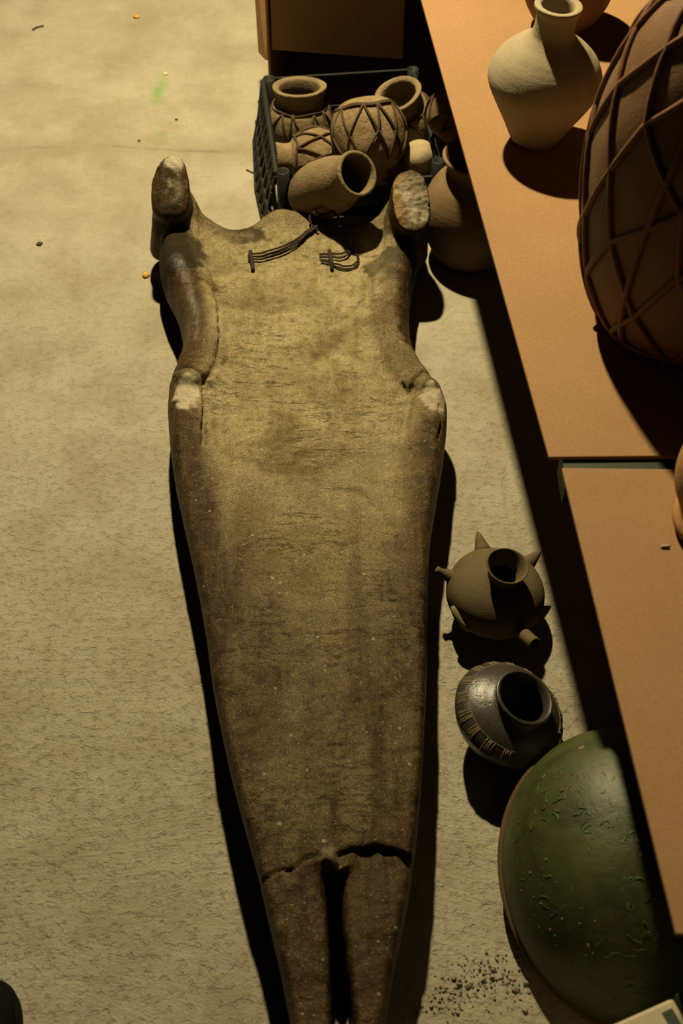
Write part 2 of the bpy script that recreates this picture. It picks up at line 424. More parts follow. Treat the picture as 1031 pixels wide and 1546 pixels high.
    dz = dz+res*(.0025*vnoise(P3, 60, 8)+.0022*vnoise(P3, 130, 9)+.002*vnoise(P3, 260, 10))
    off = N*(dz*np.where(N[:, 2] > -.2, 1, .2))[:, None]*(.25+.75*topm)[:, None]
    b = a+off; b[:, 2] = np.maximum(b[:, 2], 0.0)
    low = a[:, 2] < .004; b[low, 2] = a[low, 2]
    setco(me, b)
    # wear and shade masks (paint attribute: R chalky bare patches, G amber resin, B dark smears plus painted shade below the left leg, A dusty cover)
    n1 = vnoise(P3, 45, 31)*.5+vnoise(P3, 110, 32)*.35+vnoise(P3, 240, 33)*.25
    n2 = vnoise(P3, 14, 34)*.6+vnoise(P3, 40, 35)*.4
    def blob(px, py, z, r, ky=1.0, amp=.55):
        c = at(px, py, z); return sstep(-(np.hypot((a[:, 0]-c.x), (a[:, 1]-c.y)/ky)/r)+amp*n1, -1.05, -.8)
    R = np.maximum.reduce([blob(283, 597, .13, .026, 1.3), blob(657, 597, .13, .024, 1.3, .9)*.75, blob(262, 246, .214, .014, 1.0)*.95, blob(500, 1297, .13, .014)*.22])
    R = np.maximum(R, .5*sstep(a[:, 2], .165, .19)*sstep(-a[:, 0], .2, .24)*sstep(n1, -.15, .3)*sstep(-np.abs(a[:, 0]-at(262, 275, .19).x), -.022, -.008))
    G = res*sstep(-n1*.5-((a[:, 0]-cR.x)/.035), .1, .8); R = np.maximum(R*(1-res), res*(.30+.35*sstep(n1, -.1, .4))); dres = res
    B = np.maximum.reduce([blob(360, 345, .11, .05, .5)*sstep(n2, -.1, .35), blob(590, 395, .115, .05, 1.2)*sstep(n2, -.25, .3)*.9, blob(262, 366, .14, .055, 1.2, .3),  # last blob paints the shade below the left leg into the colour
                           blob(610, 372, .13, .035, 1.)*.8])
    dE = dpoly(Q, OUT, True)
    dust = np.interp(a[:, 1], [.45, .80, 1.0, 1.25, 1.55, 2.1], [.22, .30, .40, .58, .90, 1.0])
    dust = dust*(.45+.55*sstep(dE+.018*n2, .022, .085))+.12*n2
    dust = dust*(1-.75*blob(258, 420, .12, .05, 2.2, .3))*(1-.6*sstep(N[:, 2]*-1, -.55, -.2))
    lr = dpoly(Q, PL((262, 300), (262, 395), (274, 440), (284, 490), (285, 530), (272, 566))); dust = dust*(1-.9*sstep(-lr+.010*n2, -.040, -.016))
    dust = dust*(1-.75*sstep(-dpoly(Q, PL((268, 625), (272, 680), (286, 760), (305, 860)))+.012*n2, -.045, -.012))*(1-.5*sstep(-dpoly(Q, PL((655, 650), (645, 760), (640, 900)))+.012*n2, -.035, -.008))
    dust = dust*(1-.6*sstep(a[:, 2], .145, .17))*(1-.7*sstep(-dpoly(Q, PL((625, 340), (618, 420), (612, 480), (625, 520)))+.01*n2, -.028, -.012))
    streak = sstep(vnoise(np.stack([Q[:, 0]*1.0, Q[:, 1]*.12], 1), 38, 41)+.3*n2, .1, .6)
    wz = np.interp(a[:, 1], [.6, .95, 1.3, 1.45], [1, 1, .6, 0])*sstep(-dE, -.16, -.07)
    dust = dust*(1-.6*streak*wz)
    gl = sstep(-dpoly(Q, PL((268, 405), (282, 440), (293, 485), (291, 525)))+.005*n1, -.015, -.004)
    ga = me.attributes.new('Gloss', 'FLOAT', 'POINT'); ga.data.foreach_set('value', np.clip(gl, 0, 1).astype(np.float32))
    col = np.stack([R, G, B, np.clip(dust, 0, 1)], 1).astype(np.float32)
    at_ = me.color_attributes.new('WearShade', 'FLOAT_COLOR', 'POINT'); at_.data.foreach_set('color', col.ravel())
    return me
def slab_mat():
    t = NT('sculpture_clay')
    at_ = t.n('ShaderNodeAttribute', attribute_name='WearShade'); sp = t.n('ShaderNodeSeparateColor', i_0=at_.outputs['Color'])
    R, G, B, A = sp.outputs[0], sp.outputs[1], sp.outputs[2], at_.outputs['Alpha']
    n1 = t.noise(16, 6, .65); n2 = t.noise(70, 5, .7); st = t.noise(28, 4, .6, stretch=(3, .22, 1)); fine = t.noise(420, 3, .7)
    bare = t.mix(t.ramp(st, [(.35, 0.), (.65, 1.)]), (.030, .016, .006), (.074, .045, .017))
    bare = t.mix(t.ramp(n1, [(.5, 0.), (.7, .6)]), bare, (.070, .030, .008))
    dusty = t.mix(t.ramp(n1, [(.35, 0.), (.65, 1.)]), (.262, .212, .112), (.35, .292, .165))
    dusty = t.mix(t.ramp(st, [(.5, 0.), (.72, .4)]), dusty, (.15, .10, .045))
    f = t.math('ADD', A, t.math('MULTIPLY', t.math('SUBTRACT', n2, .5), .9)); f = t.math('ADD', f, t.math('MULTIPLY', t.math('SUBTRACT', fine, .5), .5))
    f = t.ramp(f, [(.12, 0.), (.85, 1.)])
    big = t.noise(7, 5, .65, dist=.7)
    dusty = t.mix(t.ramp(big, [(.50, 0.), (.66, .75)]), dusty, (.125, .088, .036))
    dusty = t.mix(t.ramp(t.noise(11, 5, .6, dist=.4), [(.55, 0.), (.72, .6)]), dusty, (.34, .285, .155))
    col = t.mix(f, bare, dusty)
    cl = t.math('ABSOLUTE', t.math('SUBTRACT', t.noise(17, 5, .62, stretch=(.45, 2.6, 1), dist=.35), .5))
    cl = t.math('MULTIPLY', t.ramp(cl, [(0., 1.), (.016, 0.)]), t.ramp(t.noise(8, 3, .5), [(.48, 0.), (.58, .75)]))
    col = t.mix(cl, col, (.035, .022, .009))
    col = t.mix(t.math('MULTIPLY', t.ramp(n2, [(.5, 0.), (.68, 1.)]), .55), col, (.070, .045, .018))
    col = t.mix(1.0, col, t.ramp(fine, [(.3, .55), (.7, 1.25)]), 'MULTIPLY')
    col = t.mix(1.0, col, t.ramp(t.noise(1100, 2, .6), [(.3, .65), (.7, 1.3)]), 'MULTIPLY')
    # pale splashes
    vo = t.n('ShaderNodeTexVoronoi', i_Vector=t.co, i_Scale=95.0, i_Randomness=1.0)
    sz = t.n('ShaderNodeSeparateColor', i_0=vo.outputs['Color']).outputs[0]
    dots = t.math('MULTIPLY', t.math('LESS_THAN', vo.outputs['Distance'], t.math('MULTIPLY', t.math('POWER', sz, 9.0), .26)), .7)
    vo2 = t.n('ShaderNodeTexVoronoi', i_Vector=t.co, i_Scale=300.0, i_Randomness=1.0)
    sz2 = t.n('ShaderNodeSeparateColor', i_0=vo2.outputs['Color']).outputs[1]
    dots = t.math('MAXIMUM', dots, t.math('MULTIPLY', t.math('LESS_THAN', vo2.outputs['Distance'], t.math('MULTIPLY', t.math('POWER', sz2, 4.0), .34)), .5))
    col = t.mix(dots, col, (.30, .26, .17))
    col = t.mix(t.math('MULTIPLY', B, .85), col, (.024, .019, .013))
    col = t.mix(t.math('MULTIPLY', R, t.ramp(n2, [(.3, .55), (.6, 1.)])), col, (.44, .38, .27))
    col = t.mix(t.math('MULTIPLY', G, .55), col, (.27, .14, .025))
    rough = t.mix(f, (.45, .45, .45), (.97, .97, .97)); rough = t.mix(G, rough, (.35, .35, .35))
    nor = t.bump(t.math('SUBTRACT', 1.0, cl), .5, .003)
    nor = t.bump(t.math('ADD', t.math('MULTIPLY', n2, .9), t.math('MULTIPLY', st, .6)), .6, .005, nor)
    nor = t.bump(t.math('ADD', fine, t.math('MULTIPLY', dots, .6)), .6, .0020, nor)
    gl = t.n('ShaderNodeAttribute', attribute_name='Gloss').outputs['Fac']
    rough = t.mix(gl, rough, (.30, .30, .30))
    spec = t.mix(gl, t.mix(B, t.mix(f, (.10, .10, .10), (.03, .03, .03)), (.01, .01, .01)), (.55, .55, .55))
    return t.out(col, rough, nor, spec)
slab_root = empty('sculpted_slab', (W2(470, 900)[0], W2(470, 900)[1], 0))
tag(slab_root, 'long tapering brown clay slab with two stub legs and forked end lying on floor', 'sculpture')
slab_me = build_slab(); M_SLAB = slab_mat()
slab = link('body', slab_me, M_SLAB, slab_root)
slab.matrix_parent_inverse = Matrix.Translation(slab_root.location).inverted()
bvh = BVHTree.FromPolygons([v.co[:] for v in slab_me.vertices], [p.vertices[:] for p in slab_me.polygons])
def on_slab(px, py, lift=0.0):
    """surface point of the slab shown at a pixel"""
    o = Vector((0, 0, CAM_H)); p = at(px, py, 0.0); r = bvh.ray_cast(o, (p-o).normalized())
    q = r[0] if r[0] else at(px, py, HS); return q+Vector((0, 0, lift))
M_CORD = plain('dark_cord', (.026, .014, .007), .85, .4, 300, .3)
def cord(name, px, r=.0018, lift=.0015, n=6, wig=1.0):
    pts = crom(px, n); P = []
    for k, p in enumerate(pts):
        lf = p[2] if len(p) > 2 else 0
        P.append(on_slab(p[0]+wig*math.sin(k*1.7)*.5, p[1]+wig*math.cos(k*1.3)*.4, lift+lf))
    o = link(name, tube(P, r), M_CORD, slab_root); o.matrix_parent_inverse = Matrix.Translation(slab_root.location).inverted(); return o
for q in (-3, 0.5, 4):
    cord('cord', [(374, 390+q, .002), (400, 388+q*1.3, .004), (440, 374+q, .006), (466, 354+q*.6, .006), (482, 344, .004)])
cord('cord', [(480, 352, .004), (470, 345, .008), (468, 335, .012), (478, 330, .012), (490, 336, .010), (484, 346, .006)])
cord('cord', [(484, 344, .004), (490, 334, .012), (503, 331, .014), (511, 338, .012), (506, 346, .008), (492, 345, .004)], r=.0021)
cord('cord', [(490, 346, .005), (505, 348, .004), (520, 358, .002), (530, 376, .001), (541, 392, .001), (538, 404, .001), (520, 409, .001), (503, 403, .002)], r=.0014)
for q in (0, 5):
    cord('cord', [(482, 386+q, .002), (500, 387+q, .004), (518, 386+q*1.2, .004), (530, 379+q*.6, .004)])
cord('cord', [(484, 396, .002), (505, 401, .003), (525, 405, .003), (538, 399, .003), (541, 388, .003)])
for x, y in ((379, 397), (498, 396)):
    cord('toggle', [(x-1, y-14, .004), (x, y-5, .006), (x+2, y+4, .006), (x+3, y+13, .001)], r=.0036, wig=.3)

# ------------------------------------------------------------------ pottery
M_CREAM = clay('cream_clay', (0.299, 0.245, 0.156), (0.367, 0.306, 0.204), (0.245, 0.156, 0.082), 9, .88, .25, .6)
M_RED = clay('red_clay', (0.177, 0.068, 0.031), (0.231, 0.102, 0.048), None, 12, .7, .25)
M_ORANGE = clay('orange_clay', (0.340, 0.170, 0.068), (0.394, 0.211, 0.095), (0.272, 0.129, 0.048), 9, .85, .25)
M_BROWN = clay('brown_clay', (0.163, 0.102, 0.048), (0.218, 0.143, 0.071), (0.102, 0.058, 0.027), 10, .8, .3, .6)
M_TAN = clay('tan_clay', (0.20, 0.135, 0.065), (0.29, 0.21, 0.11), (0.14, 0.080, 0.034), 22, .9, .9, pit=.4)
M_TAN2 = clay('dusty_clay', (0.19, 0.135, 0.068), (0.26, 0.195, 0.105), (0.13, 0.078, 0.034), 18, .9, .8, pit=.35)
M_OLIVE = clay('olive_clay', (0.098, 0.070, 0.032), (0.135, 0.098, 0.046), (0.075, 0.047, 0.022), 8, .8, .25)
M_DRUM = clay('drum_skin', (.16, .085, .04), (.23, .13, .065), (.15, .115, .075), 7, .65, .35)
M_BLACK = clay('black_ware', (0.037, 0.031, 0.023), (0.058, 0.049, 0.035), (0.027, 0.022, 0.016), 12, .38, .18, spec=.5)
M_INC = plain('incised_clay', (0.177, 0.136, 0.075), .8)
M_STRAP = plain('leather_strap', (.135, .058, .026), .6, .35, 90, .3)
M_ROPE = plain('twisted_rope', (0.068, 0.041, 0.020), .9, .4, 200, .4)
M_PALE = clay('pale_clay', (0.340, 0.265, 0.143), (0.394, 0.320, 0.190), (0.231, 0.136, 0.061), 18, .9, .5)

def prof_fn(profile):
    """radius of the outer wall as a function of height"""
    pr = crom(profile, 8); out = [pr[0]]
    for p in pr[1:]:
        if p[1] > out[-1][1]: out.append(p)
        else: break
    zs = [p[1] for p in out]; rs_ = [p[0] for p in out]
    return lambda z: float(np.interp(z, zs, rs_))
def net_mesh(rf, levels, n, r, seed=0, rings=(), jit=.12, vert=0):
    """zigzag cords laid over a turned body, one polyline for each strand"""
    rng = random.Random(seed); strands = []
    jt = [[rng.uniform(-jit, jit) for _ in range(n)] for _ in levels]; jz = [[rng.uniform(-jit, jit)*.35 for _ in range(n)] for _ in levels]
    def node(l, i):
        i %= n; dzl = (levels[min(l+1, len(levels)-1)]-levels[max(l-1, 0)])/2
        return ((i+(.5 if l % 2 else 0)+jt[l][i])*2*math.pi/n, levels[l]+jz[l][i]*dzl)
    def seg(a, b, m=7):
        if b[0]-a[0] > math.pi: b = (b[0]-2*math.pi, b[1])
        if a[0]-b[0] > math.pi: b = (b[0]+2*math.pi, b[1])
        o = []
        for k in range(m+1):
            t = k/m; A = a[0]+(b[0]-a[0])*t; Z = a[1]+(b[1]-a[1])*t; R = rf(Z)+r*.6
            o.append(Vector((R*math.cos(A), R*math.sin(A), Z)))
        return o
    for i in range(n):
        for dirn in (0, 1):
            pts = []; cur = i
            for l in range(len(levels)-1):
                nx = cur+(0 if dirn else -1) if l % 2 == 0 else cur+(1 if dirn else 0)
                sgm = seg(node(l, cur), node(l+1, nx)); pts += sgm if not pts else sgm[1:]; cur = nx
            strands.append(pts)
    for z in rings:
        strands.append([Vector(((rf(z)+r*.8)*math.cos(q/36*2*math.pi), (rf(z)+r*.8)*math.sin(q/36*2*math.pi), z+r*.8*math.sin(q*.9))) for q in range(37)])
    for i in range(vert):
        A = (i+.3)*2*math.pi/vert; zz = np.linspace(levels[0], levels[-1], 24); B = rng.uniform(.15, .4)
        strands.append([Vector(((rf(z)+r*.7)*math.cos(A+B*k/24), (rf(z)+r*.7)*math.sin(A+B*k/24), z)) for k, z in enumerate(zz)])
    return strands
def netted(name, label, cat, group, body_me, mat, strands, cr, cmat, single=True):
    root = empty(name); tag(root, label, cat, group)
    link('body', body_me, mat, root)
    if single:
        vs, fs = [], []
        for s in strands: tube_into(vs, fs, s, cr, seg=6)
        link('net', mesh(vs, fs), cmat, root)
    else:
        for s in strands: link('strap', tube(s, cr, seg=8), cmat, root)
    return root
def pot(name, label, cat, profile, mat, axis, base, seg=64, wob=.006, seed=1, lump=0.0, spin=0, group=None, n=5):
    o = link(name, lathe(profile, seg, n, wob, seed, lump), mat); tag(o, label, cat, group); orient(o, axis, base, spin); return o
def scaled(pr, k): return [(r*k, z*k) for r, z in pr]

# cream vase on the shelf (profile in pixels of the photograph, scaled to metres)
vb = at(806, 208, HB); k = mpp(vb)
vp = [(.001, 0), (30, 0), (38, 6), (52, 36), (68, 68), (80, 94), (83, 108), (81, 122), (72, 142), (56, 160), (40, 173), (31, 184), (28.5, 200), (29, 214), (33, 224), (34, 228), (33, 231), (29, 231.5), (24, 229), (22, 220), (22, 195), (26, 180), (45, 165), (66, 140), (74, 108), (60, 70), (30, 12), (.001, 8)]
pot('clay_vase', 'cream clay vase with narrow neck and flared lip on the hardboard shelf', 'vase', [(r*k, z*k*.93) for r, z in vp], M_CREAM, (.055, .0, 1), vb, 80, .005, 3)
# reddish pot behind the vase
rb = at(850, 36, HB); k = mpp(rb)
rp = [(.001, 0), (34, 0), (55, 25), (68, 60), (66, 95), (50, 125), (40, 140), (46, 155), (42, 156), (36, 140), (46, 122), (58, 95), (58, 60), (30, 10), (.001, 8)]
pot('clay_jar', 'dark red clay jar standing behind the cream vase', 'jar', scaled(rp, k), M_RED, (0, 0, 1), rb, 56, .006, 5)
# large drum bound with leather
db = at(1040, 468, HB); k = mpp(db)
dp = [(.001, 0), (100, 0), (128, 8), (150, 30), (170, 90), (183, 165), (187, 235), (184, 305), (173, 370), (153, 430), (124, 482), (86, 520), (44, 538), (.001, 543)]
dps = scaled(dp, k); rf = prof_fn(dps[1:])
drum = netted('net_bound_drum', 'large brown egg-shaped drum laced all over with leather straps', 'drum', None, lathe(dps, 96, 6, .004, 8, .012), M_DRUM,
              net_mesh(rf, [z*k for z in (14, 105, 200, 295, 385, 465, 525)], 11, .0042, 5, (14*k, 526*k), .25, 6), .0042, M_STRAP, single=False)
orient(drum, (.0, .0, 1), db, .35)
# orange pot on the near board
ob = at(1086, 796, HB); k = mpp(ob)
op = [(.001, 0), (52, 0), (70, 8), (74, 22), (66, 34), (68, 46), (82, 85), (86, 120), (80, 155), (60, 185), (44, 198), (44, 214), (52, 224), (46, 226), (36, 212), (38, 195), (70, 150), (76, 120), (60, 50), (50, 10), (.001, 6)]
pot('footed_pot', 'orange clay pot with a swollen foot on the near hardboard', 'pot', scaled(op, k), M_ORANGE, (0, 0, 1), ob, 64, .004, 9)
# chip lying on the near board
cp = at(1004, 826, HB); vs = [(-.006, -.002, 0), (.005, -.003, 0), (.007, .002, 0), (-.004, .003, 0), (-.004, -.001, .003), (.004, -.001, .0035), (.004, .001, .003), (-.003, .002, .0025)]
o = link('clay_chip', mesh(vs, [(3, 2, 1, 0), (4, 5, 6, 7), (0, 1, 5, 4), (1, 2, 6, 5), (2, 3, 7, 6), (3, 0, 4, 7)]), M_CREAM, smooth=False); o.location = cp; tag(o, 'tiny pale chip lying on the hardboard shelf', 'chip')

# brown jar between the slab and the shelf
jb = at(708, 384, 0); k = mpp(jb)*.96
jp = [(.001, 0), (40, 0), (56, 10), (70, 40), (77, 78), (73, 108), (60, 134), (46, 150), (43, 158), (46, 170), (52, 180), (50, 184), (46, 182), (40, 168), (37, 157), (42, 144), (62, 100), (70, 66), (60, 30), (30, 10), (.001, 8)]
pot('clay_jar', 'plain brown clay jar on the floor beside the slab and under the shelf edge', 'jar', scaled(jp, k), M_BROWN, (0, 0, 1), jb, 72, .004, 11)

# round pot with spikes and a spout
sb = at(736, 925, 0); k = mpp(sb)
sroot = empty('spiked_pot'); tag(sroot, 'round olive-brown clay pot with pointed lugs and a side spout', 'pot')
R0 = 72*k
body = [(.001, 0), (34, 0), (54, 10), (68, 30), (73, 50), (68, 70), (52, 86), (34, 94), (26, 97), (23, 100)]
body_p = scaled([*body, (25, 110), (30, 123), (31, 125), (29, 125.5), (25, 119), (20, 104), (21, 94), (45, 82), (62, 60), (50, 24), (.001, 8)], k)
link('body', lathe(body_p, 72, 5, .006, 13, .006), M_OLIVE, sroot)
def spike(az, zf, ln, r0, tip=.08, name='spike', mat=M_OLIVE, el=.25):
    z = zf*k; rr = prof_fn(scaled(body, k)[1:])(z)
    n_ = Vector((math.cos(az)*math.cos(el), math.sin(az)*math.cos(el), math.sin(el))); p = Vector((math.cos(az)*rr*.9, math.sin(az)*rr*.9, z))
    pts = [p+n_*ln*t for t in (0, .25, .5, .75, .95, 1)]
    return link(name, tube(pts, r0, seg=14, taper=[1.35, 1, .75, .48, tip*2, tip]), mat, sroot)
spike(math.radians(106), 62, .034, .011); spike(math.radians(45), 62, .034, .011); spike(math.radians(166), 58, .030, .010, .3)
# broken lug scar
az = math.radians(222); zc = 48*k; rr = prof_fn(scaled(body, k)[1:])(zc)
pts = [Vector((math.cos(az+q)*rr*1.0, math.sin(az+q)*rr*1.0, zc-q*.02)) for q in np.linspace(-.3, .3, 9)]
link('broken_lug', tube(pts, .0065, seg=10, taper=[.5, .9, 1, 1.05, 1, 1.05, 1, .9, .5]), M_INC, sroot)
# spout: short open tube
az = math.radians(293); n_ = Vector((math.cos(az)*.83, math.sin(az)*.83, .52)); p0 = Vector((math.cos(az)*rr*.82, math.sin(az)*rr*.82, 52*k))
vs, fs = [], []; SG = 20
prof = [(.0, .0115), (.02, .0100), (.05, .0095), (.060, .0098), (.061, .0085), (.058, .0062), (.03, .006)]
q = Vector((0, 0, 1)).rotation_difference(n_)
for (l, r) in prof:
    for i in range(SG): vs.append(p0+n_*l+q @ Vector((r*math.cos(6.2832*i/SG), r*math.sin(6.2832*i/SG), 0)))
for j in range(len(prof)-1):
    for i in range(SG): fs.append((j*SG+i, j*SG+(i+1) % SG, (j+1)*SG+(i+1) % SG, (j+1)*SG+i))
fs.append(tuple((len(prof)-1)*SG+i for i in range(SG)))
link('spout', mesh(vs, fs), M_OLIVE, sroot)
orient(sroot, (.14, -.10, 1), sb+Vector((0, 0, .005)), 0)

# black incised bowl, leaning
kb_c = at(766, 1084, .052); k = mpp(kb_c)*.96
bp = [(.001, 0), (36, 0), (56, 8), (78, 28), (90, 52), (91, 60), (84, 72), (66, 86), (50, 94), (45, 97), (42, 101), (45, 108), (48, 112), (47, 114.5), (43, 114.5), (39, 108), (38, 98), (50, 86), (70, 62), (60, 26), (40, 10), (.001, 8)]
broot = empty('incised_bowl'); tag(broot, 'black burnished bowl with a band of scratched lines on its shoulder', 'bowl')
bps = scaled(bp, k); link('body', lathe(bps, 88, 6, .003, 17), M_BLACK, broot); rfb = prof_fn(bps[1:])
vs, fs = [], []
rng = random.Random(3)
for g in range(17):
    A0 = g*2*math.pi/17; m = rng.choice((5, 6, 7))
    for i in range(m):
        A = A0+i*.034; tl = rng.uniform(-.03, .03)
        pts = [Vector(((rfb(z*k)+.0001)*math.cos(A+tl*s), (rfb(z*k)+.0001)*math.sin(A+tl*s), z*k)) for s, z in zip(np.linspace(0, 1, 7), np.linspace(56, 77, 7))]
        tube_into(vs, fs, pts, .00075, seg=4)
for z in (77.5,):
    pts = [Vector(((rfb(z*k)+.0001)*math.cos(i/72*6.28319), (rfb(z*k)+.0001)*math.sin(i/72*6.28319), z*k)) for i in range(72)]
    tube_into(vs, fs, pts, .0006, seg=4, closed=True)
tag(link('incised_lines', mesh(vs, fs), M_INC, broot), kind='stuff')
ax = Vector((.36, -.06, 1)).normalized(); orient(broot, ax, kb_c-ax*52*k, 0)
broot.location.z = .016

# green painted gourd bowl upside down
def green_mat():
    t = NT('green_lacquer'); a = t.noise(9, 5, .65, dist=.8); b = t.noise(46, 5, .7, dist=.5)
    col = t.mix(t.ramp(a, [(.36, 0.), (.62, 1.)]), (.026, .030, .008), (.052, .064, .015))
    col = t.mix(t.ramp(b, [(.52, 0.), (.7, .55)]), col, (.075, .055, .022))
    vo = t.n('ShaderNodeTexVoronoi', i_Vector=t.co, i_Scale=42.0)
    sz = t.n('ShaderNodeSeparateColor', i_0=vo.outputs['Color']).outputs[0]
    col = t.mix(t.math('MULTIPLY', t.math('LESS_THAN', vo.outputs['Distance'], t.math('MULTIPLY', t.math('POWER', sz, 8.0), .2)), .6), col, (.2, .18, .08))
    return t.out(col, .5, t.bump(b, .4, .003), .4)
M_GREEN = green_mat()
M_LEAF = plain('leaf_paint', (.05, .085, .02), .5, .5, 60, .1); M_PETAL = plain('petal_paint', (.075, .045, .018), .5, .4, 60, .1); M_DOT = plain('cream_paint', (.24, .20, .1), .6)
gp_ = at(952, 1326, 0.033); groot = empty('painted_gourd_bowl'); tag(groot, 'large green lacquered gourd bowl turned over, painted with leaves', 'bowl')
GA, GB, GH = .160, .188, .158
def dome(u, v, lift=0.0):
    """u angle, v 0 rim .. 1 crown"""
    r = math.cos(v*math.pi/2)**.92; z = GH*math.sin(v*math.pi/2)**.98
    p = Vector((GA*r*math.cos(u), GB*r*math.sin(u), z)); n_ = Vector((p.x/GA**2, p.y/GB**2, max(z, .01)/GH**2)).normalized(); return p+n_*lift, n_
vs, fs = [], []; NU, NV = 96, 26
for j in range(NV+1):
    for i in range(NU): vs.append(dome(i/NU*2*math.pi, j/NV*.995)[0]*(1+.004*math.sin(i*.26)+.003*math.sin(i*.13+j*.4)))
for j in range(NV):
    for i in range(NU): fs.append((j*NU+i, j*NU+(i+1) % NU, (j+1)*NU+(i+1) % NU, (j+1)*NU+i))
fs.append(tuple(NV*NU+i for i in range(NU)))
link('shell', mesh(vs, fs), M_GREEN, groot)
pts = [Vector((GA*math.cos(i/72*6.28319), GB*math.sin(i/72*6.28319), .002))*1.0 for i in range(72)]
vs, fs = [], []; tube_into(vs, fs, pts, .0045, seg=8, closed=True); link('rim', mesh(vs, fs), clay('gourd_rim', (.07, .04, .02), (.10, .06, .03)), groot)
def leaf_into(vs, fs, u, v, ang, ln, wd):
    c, n_ = dome(u, v); t1 = n_.orthogonal().normalized(); t2 = n_.cross(t1); a = t1*math.cos(ang)+t2*math.sin(ang); b = n_.cross(a); i0 = len(vs)
    M = 6
    for i in range(M+1):
        s = i/M; x = (s-.5)*ln; wv = wd*math.sin(math.pi*s)**.8*.5; bend = .18*ln*(s-.5)**2*4
        for e, lf in ((-1, .0), (0, .0005), (1, .0)):
            p = c+a*x+b*(e*wv+bend)
            ss = math.sqrt((p.x/GA)**2+(p.y/GB)**2+(max(p.z, 0)/GH)**2); sf = 1/ss if ss > .3 else 1
            vs.append(p*(1+(sf-1)*.0)+n_*(lf+.0002)-n_*((a*x+b*(e*wv+bend)).length_squared/(2*.15)))
    for i in range(M):
        for e in (0, 1): fs.append((i0+i*3+e, i0+i*3+e+1, i0+i*3+e+4, i0+i*3+e+3))
rng = random.Random(12)
for nm, mt, cnt, ls, ws in (('painted_leaves', M_LEAF, 300, (.007, .017), (.0013, .0034)), ('painted_petals', M_PETAL, 90, (.005, .010), (.002, .004))):
    vs, fs = [], []
    for i in range(cnt):
        leaf_into(vs, fs, rng.uniform(0, 6.28), rng.uniform(.22, .93)**.9, rng.uniform(0, 6.28), rng.uniform(*ls), rng.uniform(*ws))
    tag(link(nm, mesh(vs, fs), mt, groot), kind='stuff')
vs, fs = [], []
for i in range(22):
    c, n_ = dome(math.radians(200+rng.uniform(-25, 25)), rng.uniform(.2, .6)); 
    r = rng.uniform(.0008, .0018); b = len(vs); t1 = n_.orthogonal().normalized(); t2 = n_.cross(t1)
    for q_ in range(6): vs.append(c+n_*.0004+t1*r*math.cos(q_*1.0472)+t2*r*math.sin(q_*1.0472))
    vs.append(c+n_*.0012)
    for q_ in range(6): fs.append((b+q_, b+(q_+1) % 6, b+6))
tag(link('painted_dots', mesh(vs, fs), M_DOT, groot), kind='stuff')
groot.location = gp_; groot.rotation_euler = (math.radians(9), 0, math.radians(8))

# ------------------------------------------------------------------ crate of jars
ZC = .15
M_CRATE = plain('black_plastic', (.012, .0125, .011), .5, .3, 60, .08, .3)
cb0, cb1 = at(406, 118, ZC), at(427, 258, ZC)        # far-left and near-left corner tubes
cdir = (cb0-cb1); CL = cdir.length; cdir.normalize(); cw = Vector((cdir.y, -cdir.x, 0)); CW = .285
croot = empty('fruit_crate', (cb1.x, cb1.y, 0)); croot.rotation_euler.z = math.atan2(cw.y, cw.x)
tag(croot, 'black plastic fruit crate filled with cord-bound jars', 'crate')
# local frame: x to the right along cw, y away along cdir
FL = .034      # how far the left wall is splayed at its foot
def cpart(n, bxs=None, tubes=None):
    vs, fs = [], []
    for c, s in (bxs or []): box_into(vs, fs, c, s)
    for p, r in (tubes or []): tube_into(vs, fs, p, r, seg=8)
    return link(n, mesh(vs, fs), M_CRATE, croot, smooth=False)
def post(x, y, lean=0.0):
    vs, fs = [], []; SG = 16
    for (r, z) in ((.012, .003), (.012, ZC), (.0085, ZC), (.0085, .06)):
        for i in range(SG): vs.append((x+lean*(1-z/ZC)+r*math.cos(6.2832*i/SG), y+r*math.sin(6.2832*i/SG), z))
    for j in range(3):
        for i in range(SG): fs.append((j*SG+i, j*SG+(i+1) % SG, (j+1)*SG+(i+1) % SG, (j+1)*SG+i))
    fs.append(tuple(range(SG-1, -1, -1))); fs.append(tuple(3*SG+i for i in range(SG)))
    o = link('corner_tube', mesh(vs, fs), M_CRATE, croot); return o
for x in (0, CW):
    for y in (0, CL): post(x, y)
cpart('base', [((CW/2, CL/2, .004), (CW, CL, .006))])
cpart('top_rail', tubes=[([(0-.012, y, ZC-.006) for y in np.linspace(0, CL, 5)], .006)])
cpart('top_rail', [((CW/2, CL, ZC-.012), (CW-.02, .006, .024))]); cpart('top_rail', [((CW/2, 0, ZC-.045), (CW-.02, .006, .024))]); cpart('top_rail', [((CW, CL/2, ZC-.012), (.006, CL-.02, .024))])
for y in (0, CL):
    for z in (.03, .07): cpart('side_slat', [((CW/2, y, z), (CW-.02, .004, .020))])
for z in (.03, .075): cpart('side_slat', [((CW, CL/2, z), (.004, CL-.02, .020))])
